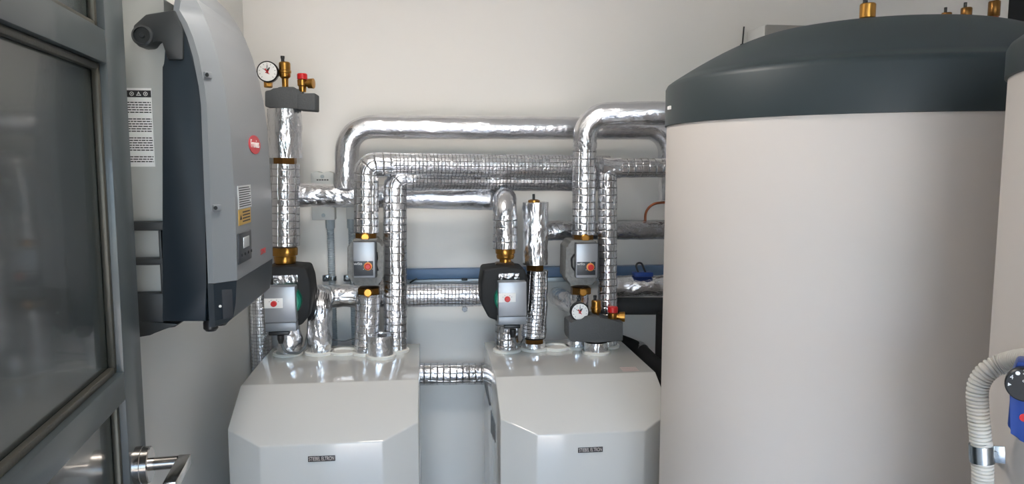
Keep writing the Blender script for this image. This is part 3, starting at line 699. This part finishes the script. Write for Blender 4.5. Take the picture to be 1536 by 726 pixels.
# ------------------------------------------------------------------ boiler safety groups
def safety_group(label, outline, Y, depth, gauge, gr, vent, vent_w, valve, step=None):
    t = thing('safety_group', label, 'safety group', P(vent[0], outline[0][1], Y), 'safety groups')
    ys = Y-depth/2
    obj('insulation_block', prism([P(x, y, ys) for x, y in outline], (0, depth, 0), .006, 2), 'epp_grey', t)
    if step: obj('side_block', prism([P(x, y, ys-.003) for x, y in step], (0, depth, 0), .004, 2), 'epp_grey', t)
    # gauge
    c = P(gauge[0], gauge[1], Y-.012); r = gr*Y/FPX
    gz = obj('gauge', lathe([(r*.9, -.014), (r, -.010), (r, .010), (r*.93, .013), (r*.88, .011), (0, .011)], c, (0, -1, 0), 40), 'black_plastic', t, label='round pressure gauge with white dial')
    obj('dial', lathe([(r*.88, .0105), (r*.88, .0118), (0, .0118)], c, (0, -1, 0), 40), 'label_white', gz)
    bm = bmesh.new(); yy = c.y-.0124
    def stick(a, r0, r1, wd):
        d = Vector((math.cos(a), 0, math.sin(a))); s = Vector((-d.z, 0, d.x))*wd; o_ = Vector((c.x, yy, c.z))
        bm.faces.new([bm.verts.new(o_+p) for p in (d*r0-s, d*r1-s*.6, d*r1+s*.6, d*r0+s)])
    for i in range(11): stick(R(225-27*i), r*.66, r*.8, .0007)
    obj('dial_marks', bm, 'ink', gz, smooth=0)
    bm = bmesh.new(); stick(R(90), -r*.2, r*.62, .0016); stick(R(145), 0, r*.5, .0012); stick(R(60), 0, r*.45, .003); obj('needle', bm, 'ink', gz, smooth=0)
    bm = bmesh.new(); yy -= .0005; stick(R(-55), -r*.35, r*.3, .0018); stick(R(35), -r*.2, r*.2, .0018); obj('red_pointer', bm, 'red_plastic', gz, smooth=0)
    obj('gauge_stem', hexnut(P(gauge[0]+.5, gauge[1]+gr+8.5, Y), .0135, .024), 'brass', gz)
    # air vent
    s = vent_w*Y/FPX/2; b = P(vent[0], vent[1], Y); top = P(vent[0], vent[2], Y); h = top.z-b.z
    av = obj('air_vent', lathe([(s*.55, 0), (s*.6, h*.30), (s*.95, h*.36), (s, h*.40), (s*1.0, h*.48), (s*1.12, h*.50), (s*1.12, h*.58), (s, h*.60), (s, h*.84), (s*.85, h*.88), (s*.5, h*.89)], b, (0, 0, 1), 24), 'brass', t, label='brass automatic air vent')
    obj('vent_cap', lathe([(s*.3, 0), (s*.3, h*.12), (s*.36, h*.13), (s*.36, h*.22), (0, h*.22)], (b.x-s*.3, b.y-s*.1, b.z+h*.87), (0, 0, 1), 12), 'black_plastic', av)
    # safety valve: (px, base y, top y)
    b = P(valve[0], valve[1], Y); top = P(valve[0], valve[2], Y); h = top.z-b.z; s = h*.27
    sv = obj('safety_valve', lathe([(s*.7, 0), (s*.75, h*.28), (s*.95, h*.34), (s, h*.62), (s*.85, h*.66)], b, (0, 0, 1), 20), 'brass', t)
    obj('valve_cap', lathe([(s*.8, 0), (s*1.0, h*.03), (s*1.0, h*.27), (s*.85, h*.32), (s*.2, h*.33)], (b.x, b.y, b.z+h*.65), (0, 0, 1), 14), 'red_plastic', sv, label='red ribbed cap')
    obj('valve_outlet', lathe([(s*.62, 0), (s*.65, s*1.2), (s*.95, s*1.25), (s*1.0, s*2.3), (s*.8, s*2.35)], (b.x, b.y, b.z+h*.44), (1, -.25, 0), 20), 'brass', sv)
    return t
safety_group('grey safety group with gauge on top of the tall riser by the inverter',
    [(397, 160), (397, 136), (411, 135), (418, 130), (441, 130), (447, 136), (452, 137), (452, 163), (425, 164)], YA, .09,
    (402, 108), 15, (428, 131, 88), 16, (454, 138, 109.5),
    [(446, 140), (473, 139.5), (473, 166), (446, 164)])
SG = RSG[1]
sgo = [(853, 507), (853, 482), (874, 480.5), (880, 475), (898, 474), (908, 481), (935, 482), (935, 512), (893, 514), (856, 513)]
safety_group('grey safety group with gauge standing on the right heat pump', sgo, SG, .085,
    (869, 467), 14.5, (894, 481, 446), 15, (919, 487, 459))
sp = pipe('short foil stub under the safety group on the right heat pump', v3(RSG, ZT))
jacket(sp, [v3(RSG, ZT+.009), P(894, 512, SG)], .0405, 'foil_crumple', .0015)
# ------------------------------------------------------------------ rail, conduits, boxes on the back wall
rl = thing('mounting_rail', 'blue steel mounting rail fixed along the back wall', 'rail', P(760, 412, 2.83))
a = P(606, 404, 2.81); b = P(1015, 416.5, 2.81)
zc0 = P(760, 416.8, 2.81).z; zc1 = P(760, 402.2, 2.81).z
obj('channel_face', box((a.x, 2.808, zc0), (b.x, 2.849, zc1), .003), 'rail_blue', rl)
z2 = P(760, 424.5, 2.81).z
obj('channel_lip', box((a.x, 2.815, z2), (b.x, 2.849, zc0-.002), .002), 'rail_zinc', rl)
for px in (697, 880):
    p = P(px, 419.5, 2.80); obj('rail_nut', box((p.x-.011, 2.80, p.z-.004), (p.x+.011, 2.82, p.z+.005), .002), 'black_plastic', rl)
p = P(620, 421, 2.80); bm = box((-.016, -.004, -.003), (.016, .004, .003), .001); bm.transform(Matrix.Translation((p.x, 2.805, p.z)) @ Matrix.Rotation(R(-32), 4, 'Y')); obj('rail_strap', bm, 'black_plastic', rl)
p = P(697, 463, 2.74)
hb = thing('hanger_bolt', 'small zinc bolt head below the wall pipe left of the middle pump', 'bolt', p)
obj('bolt_head', hexnut(p, .011, .012, (0, -1, 0)), 'pump_silver_dark', hb); obj('bolt_shaft', lathe([(.006, 0), (.006, .105)], p, (0, 1, 0), 12), 'steel_zinc', hb)
def junction(px0, px1, py0, py1, Y, label):
    t = thing('junction_box', label, 'junction box', P((px0+px1)/2, py1, 2.85), 'junction boxes')
    a = P(px0, py0, Y); b = P(px1, py1, Y); w_ = b.x-a.x
    pts = [(a.x, Y, b.z), (b.x, Y, b.z), (b.x, Y, a.z-.006)]
    for i in range(1, 24):
        u = i/24; pts.append((b.x-w_*u, Y, a.z-.006+.006*abs(math.sin(u*2*math.pi))))
    pts.append((a.x, Y, a.z-.006))
    bd = obj('box_body', prism(pts, (0, 2.849-Y, 0), .002), 'box_grey', t)
    for fx, fz in ((.5, .9), (.5, .1)):
        obj('cover_screw', lathe([(.007, 0), (.006, .002), (0, .002)], (a.x+w_*fx, Y, b.z+(a.z-b.z)*fz), (0, -1, 0), 14), 'conduit_grey', bd)
    bm = bmesh.new()
    for i in range(5): rect_xz(bm, a.x+w_*(.25+.11*i), a.x+w_*(.33+.11*i), a.z-.032, a.z-.028, Y-.0004)
    obj('cover_print', bm, 'ink', bd, smooth=0)
    return t
junction(466, 502, 257.5, 330, 2.79, 'light grey junction box half hidden behind the foil run')
junction(518, 554, 262, 328.5, 2.79, 'light grey junction box behind the riser of the left small pump')
def conduit(px0, py0, px1, py1, Y, label, clamp_y):
    a = P(px0, py0, Y); b = P(px1, py1, Y); b.x = a.x+.004
    t = thing('corrugated_conduit', label, 'conduit', b, 'corrugated wall conduits')
    obj('hose', tube([a, b], .0125, 16, .0022, rfun=lambda s, L: 1+.07*math.sin(s*2*math.pi/.0085)), 'conduit_grey', t)
    obj('sleeve', lathe([(.0165, 0), (.0165, .035), (.0175, .036), (.0175, .045)], (a.x, a.y, a.z-.04), (0, 0, 1), 20), 'conduit_grey', t)
    cz = P(px0, clamp_y, Y).z
    obj('clamp_band', lathe([(.0150, -.008), (.0155, -.008), (.0155, .008), (.0150, .008)], (a.x+.003, Y, cz), (0, 0, 1), 20), 'steel_zinc', t)
    obj('clamp_tab', box((a.x-.034, Y+.004, cz-.012), (a.x-.008, Y+.008, cz+.012), .003), 'steel_zinc', t)
    obj('clamp_screw', lathe([(.006, 0), (.005, .003), (0, .003)], (a.x-.022, Y+.004, cz), (0, -1, 0), 12), 'steel_zinc', t)
conduit(495, 326, 496, 560, 2.815, 'grey corrugated conduit dropping from the visible junction box', 417.5)
conduit(527, 326, 528, 560, 2.815, 'grey corrugated conduit just left of the left small pump', 417.5)
solo('wire', tube(fillet([P(488, 500, RC_[1]), P(500, 510, 2.62), P(515, 512, 2.62), P(545, 504, YE+.02)], .1), .0022, 8, .008), 'cable_grey', 'thin grey wire hanging behind the foil risers of the left heat pump', 'wire')
# device on the wall above the tank
dvx = thing('wall_device', 'pale wall box with black antenna behind the tank lid', 'wall box', P(1160, 70, 2.84))
a = P(1120, 35, 2.849); zt_ = P(1148, 35.5, 2.68).z; zb_ = zt_-.28
obj('housing', box((a.x, 2.692, zb_), (a.x+.24, 2.849, zt_), .008, 3), 'label_white', dvx)
obj('front_cover', box((a.x+.002, 2.68, zb_+.003), (a.x+.238, 2.694, zt_-.003), .004, 3), 'grey_side', dvx)
p = P(1116, 40, 2.84); q = P(1113.5, 68, 2.84)
obj('antenna', tube([p, q, P(1113, 120, 2.84)], .0028, 8, .02), 'black_plastic', dvx)
obj('antenna_joint', box((q.x-.006, 2.83, q.z-.01), (q.x+.004, 2.849, q.z+.006), .002), 'black_plastic', dvx)
# ------------------------------------------------------------------ storage tanks
def tank(cx, cy, Rb, label, zr=1.681, band=.083, cone=.098):
    t = thing('storage_tank', label, 'tank', (cx, cy, 0), 'pair of storage tanks')
    obj('jacket', lathe([(Rb-.02, .035), (Rb, .04), (Rb, zr+.01), (Rb-.02, zr+.012)], (cx, cy, 0), (0, 0, 1), 128), 'tank_white', t)
    obj('plinth', lathe([(Rb-.05, 0), (Rb-.05, .036)], (cx, cy, 0), (0, 0, 1), 64), 'black_plastic', t)
    Rl = Rb+.004
    prof = [(Rl-.004, zr-.001), (Rl, zr), (Rl, zr+band), (Rl-.004, zr+band+.008), (Rl-.012, zr+band+.014)]
    n_ = 26
    for i in range(n_+1):
        u = i/n_; r = (Rl-.012)*(1-u); k = min(1, u/.46)
        # cone up to about half the radius, then rounding off to a flat top
        z = zr+band+.014+cone*(1-(1-k)**1.35)
        if u > .46: z += .006*(1-((1-u)/.54)**2)
        prof.append((r if i < n_ else 0, z))
    ld = obj('lid', lathe(prof, (cx, cy, 0), (0, 0, 1), 128), 'tank_lid', t, smooth=40)
    return t, ld, prof
T2X, T2Y, T2R = 1.034, .700, .35
TX, TY, TR = .997, 1.588, .455
tk1, ld1, lprof = tank(TX, TY, TR, 'large white storage tank with dark grey lid right of the heat pumps')
tk2, ld2, _ = tank(T2X, T2Y, T2R, 'slimmer white storage tank cut off by the right picture edge', 1.706, .034, .07)
c = P(1004.5, 166, 1.72)
# small clip on the lid rim
ang = math.pi-.10; n_ = Vector((math.cos(ang), math.sin(ang), 0)); e_ = Vector((-n_.y, n_.x, 0))
bm = box((-.011, -.004, -.002), (.011, .004, .003), .001); bm.transform(basis(Vector((TX, TY, c.z))+n_*(TR+.005), e_, n_)); obj('lid_clip', bm, 'label_white', ld1)
def lid_z(x, y):
    r = math.hypot(x-TX, y-TY); best = None
    for (ra, za), (rb, zb) in zip(lprof[4:], lprof[5:]):
        if rb <= r <= ra: return za+(zb-za)*((ra-r)/max(ra-rb, 1e-6))
    return lprof[-1][1]
def vent(px, Y, w_px, y0, y1, label, m='brass', dx=0):
    """brass vent standing on the lid; its body spans the picture heights y0 (top) to y1"""
    p = P(px, y1, Y); q = P(px, y0, Y); z = lid_z(p.x, p.y)-.003; s = w_px/2*(Y/FPX)*1.02; h = q.z-p.z; zb = max(p.z, z+.004)
    t = thing('air_vent', label, 'air vent', (p.x, p.y, z), 'brass vents on the tank lid')
    obj('vent_foot', lathe([(s*.7, 0), (s*.7, zb-z-.004), (s*.8, zb-z-.003), (s*.8, zb-z+.001)], (p.x, p.y, z), (0, 0, 1), 20), 'copper', t)
    obj('vent_body', lathe([(s*.9, 0), (s, .002), (s, h), (s*.9, h+.002), (s*.3, h+.003)], (p.x, p.y, zb), (0, 0, 1), 24), m, t)
    obj('vent_stem', lathe([(s*.3, 0), (s*.3, .014), (0, .015)], (p.x+dx*s, p.y, zb+h), (0, 0, 1), 12), 'black_plastic', t)
vent(1301, 1.47, 23, 7, 28, 'large brass vent at the left of the tank lid top', dx=-.4)
vent(1419.5, 1.66, 15, 20.5, 30, 'lowest brass vent, barely rising behind the tank lid', 'brass_dark', -.3)
vent(1449, 1.66, 16, 13, 28, 'middle brass vent with black stem behind the tank lid', 'brass_dark', -.3)
vent(1490.5, 1.72, 17, 3, 25, 'rightmost brass vent on a copper foot by the dark door', 'brass_dark', .5)
for o in bpy.data.objects:
    if o.name.split('.')[0] in ('dial_marks', 'label_marks', 'cover_print', 'rating_print', 'caution_print', 'lid_print', 'sticker_symbols'): o['kind'] = 'stuff'
# ------------------------------------------------------------------ corrugated hose, clamp and thermostat on the nearer tank
hs = thing('corrugated_hose', 'light grey corrugated hose running up the slimmer tank', 'hose', (.6, .68, 0))
def on2(px, py, off):
    """point at the given pixel, off metres outside the nearer tank's jacket (or at its silhouette)"""
    d = ray(px, py); dx, dy = d.x, d.y; ox, oy = -T2X, -T2Y; rr_ = T2R+off
    A = dx*dx+dy*dy; B = 2*(ox*dx+oy*dy); C_ = ox*ox+oy*oy-rr_*rr_; disc = B*B-4*A*C_
    t_ = (-B-math.sqrt(max(disc, 0)))/(2*A) if disc > 0 else -B/(2*A)
    return _c+d*t_
def at_dist(px, py, t_=1.045):
    d = ray(px, py); q = _c+d*(t_/math.hypot(d.x, d.y)); o = on2(px, py, .014); return o if o.xy.length < q.xy.length else q
hp = [at_dist(1470.5, 1150), at_dist(1474, 726), at_dist(1471, 660), at_dist(1467, 615), at_dist(1467, 580), at_dist(1481, 557), at_dist(1508, 544), at_dist(1535, 538.5), on2(1560, 537, .018), on2(1610, 540, .03)]
def spline(pts, k=8):
    out = []
    for i in range(len(pts)-1):
        a, b, c, d = pts[max(i-1, 0)], pts[i], pts[i+1], pts[min(i+2, len(pts)-1)]
        for s in range(k):
            u = s/k; out.append(.5*((2*b)+(c-a)*u+(2*a-5*b+4*c-d)*u*u+(3*b-a-3*c+d)*u**3))
    out.append(pts[-1]); return out
def groove(s, L): u = (s/.0045) % 1.0; return 1-.2*math.exp(-((u-.5)/.15)**2)
obj('hose', tube(spline(hp, 24), .0122, 20, .0006, rfun=groove), 'conduit_light', hs, smooth=60)
cp = at_dist(1472.5, 680); up = (at_dist(1471, 660)-at_dist(1474, 720)).normalized()
cb = obj('hose_clamp', lathe([(.0126, -.0105), (.0136, -.0105), (.0139, 0), (.0136, .0105), (.0126, .0105)], cp, up, 24), 'steel_zinc', hs, label='shiny zinc hose clamp')
tp = at_dist(1490, 681); tn = Vector((-tp.x, -tp.y, 0)).normalized(); te = up.cross(tn).normalized()
M = basis(tp, te, te.cross(up))
bm = box((-.010, -.0105, -.001), (.012, .0105, .0012), .0008); bm.transform(M); obj('clamp_tab', bm, 'steel_zinc', cb)
bm = lathe([(.005, 0), (.0045, .003), (0, .003)], (.001, 0, .001), (0, 0, 1), 12); bm.transform(M); obj('clamp_screw', bm, 'steel_zinc', cb)
obj('clamp_stud', lathe([(.004, 0), (.004, (on2(1490, 681, 0)-tp).length+.004)], tp, tp-_c, 10), 'steel_zinc', cb)
# thermostat: blue body with black dial
tc_ = on2(1541, 565, .03); tn = Vector((-tc_.x, -tc_.y, 0)).normalized(); te = Vector((0, 0, 1)).cross(tn).normalized()
th = thing('tank_thermostat', 'blue tank thermostat with black temperature dial at the right edge', 'thermostat', tc_)
M = basis(tc_, te, tn)
s_ = (tc_-_c).dot(_f)/FPX
out = [(-14, 30), (10, 30), (24, 20), (26, -50), (22, -85), (6, -92), (-5, -88), (-12, -76), (-20, -70), (-19, -30), (-22, 0)]
bm = prism([M @ Vector((x*s_*1.0, y*s_, -.004)) for x, y in out], tn*.034, .003); bd = obj('thermostat_body', bm, 'blue_plastic', th)
rin = Vector((T2X-tc_.x, T2Y-tc_.y, 0)).normalized()
obj('mounting_neck', lathe([(.016, 0), (.016, .036)], tc_+tn*.012, rin, 20), 'black_plastic', th)
q = M @ Vector((-2*s_, 0, .03))
dl = obj('dial', lathe([(25*s_, 0), (25*s_, .009), (23*s_, .011), (0, .011)], q, tn, 40), 'black_plastic', th, label='black rotary dial with white marks')
for a_, tx in ((150, '4'), (120, '\u2022'), (95, '3'), (185, '\u25b2'), (60, '2'), (30, '1')):
    mm = basis(q+tn*.0114+(M.to_3x3() @ Vector((19*s_*math.cos(R(a_)), 19*s_*math.sin(R(a_)), 0))), te, tn)
    if tx in ('\u2022', '\u25b2'):
        bm = lathe([(3*s_, 0), (0, .0004)], (0, 0, 0), (0, 0, 1), 3 if tx != '\u2022' else 10); bm.transform(mm); obj('dial_mark', bm, 'label_white', dl)
    else: obj('dial_figure', text_mesh(tx, 9*s_, mm), 'label_white', dl)
obj('dial_figure', text_mesh('\u00b0C', 11*s_, basis(q+tn*.0114+(M.to_3x3() @ Vector((2*s_, 3*s_, 0))), te, tn)), 'label_white', dl)
bm = lathe([(6*s_, 0), (6*s_, .0006), (0, .0008)], M @ Vector((0, -52*s_, .030)), tn, 16); obj('red_mark', bm, 'red_plastic', bd)
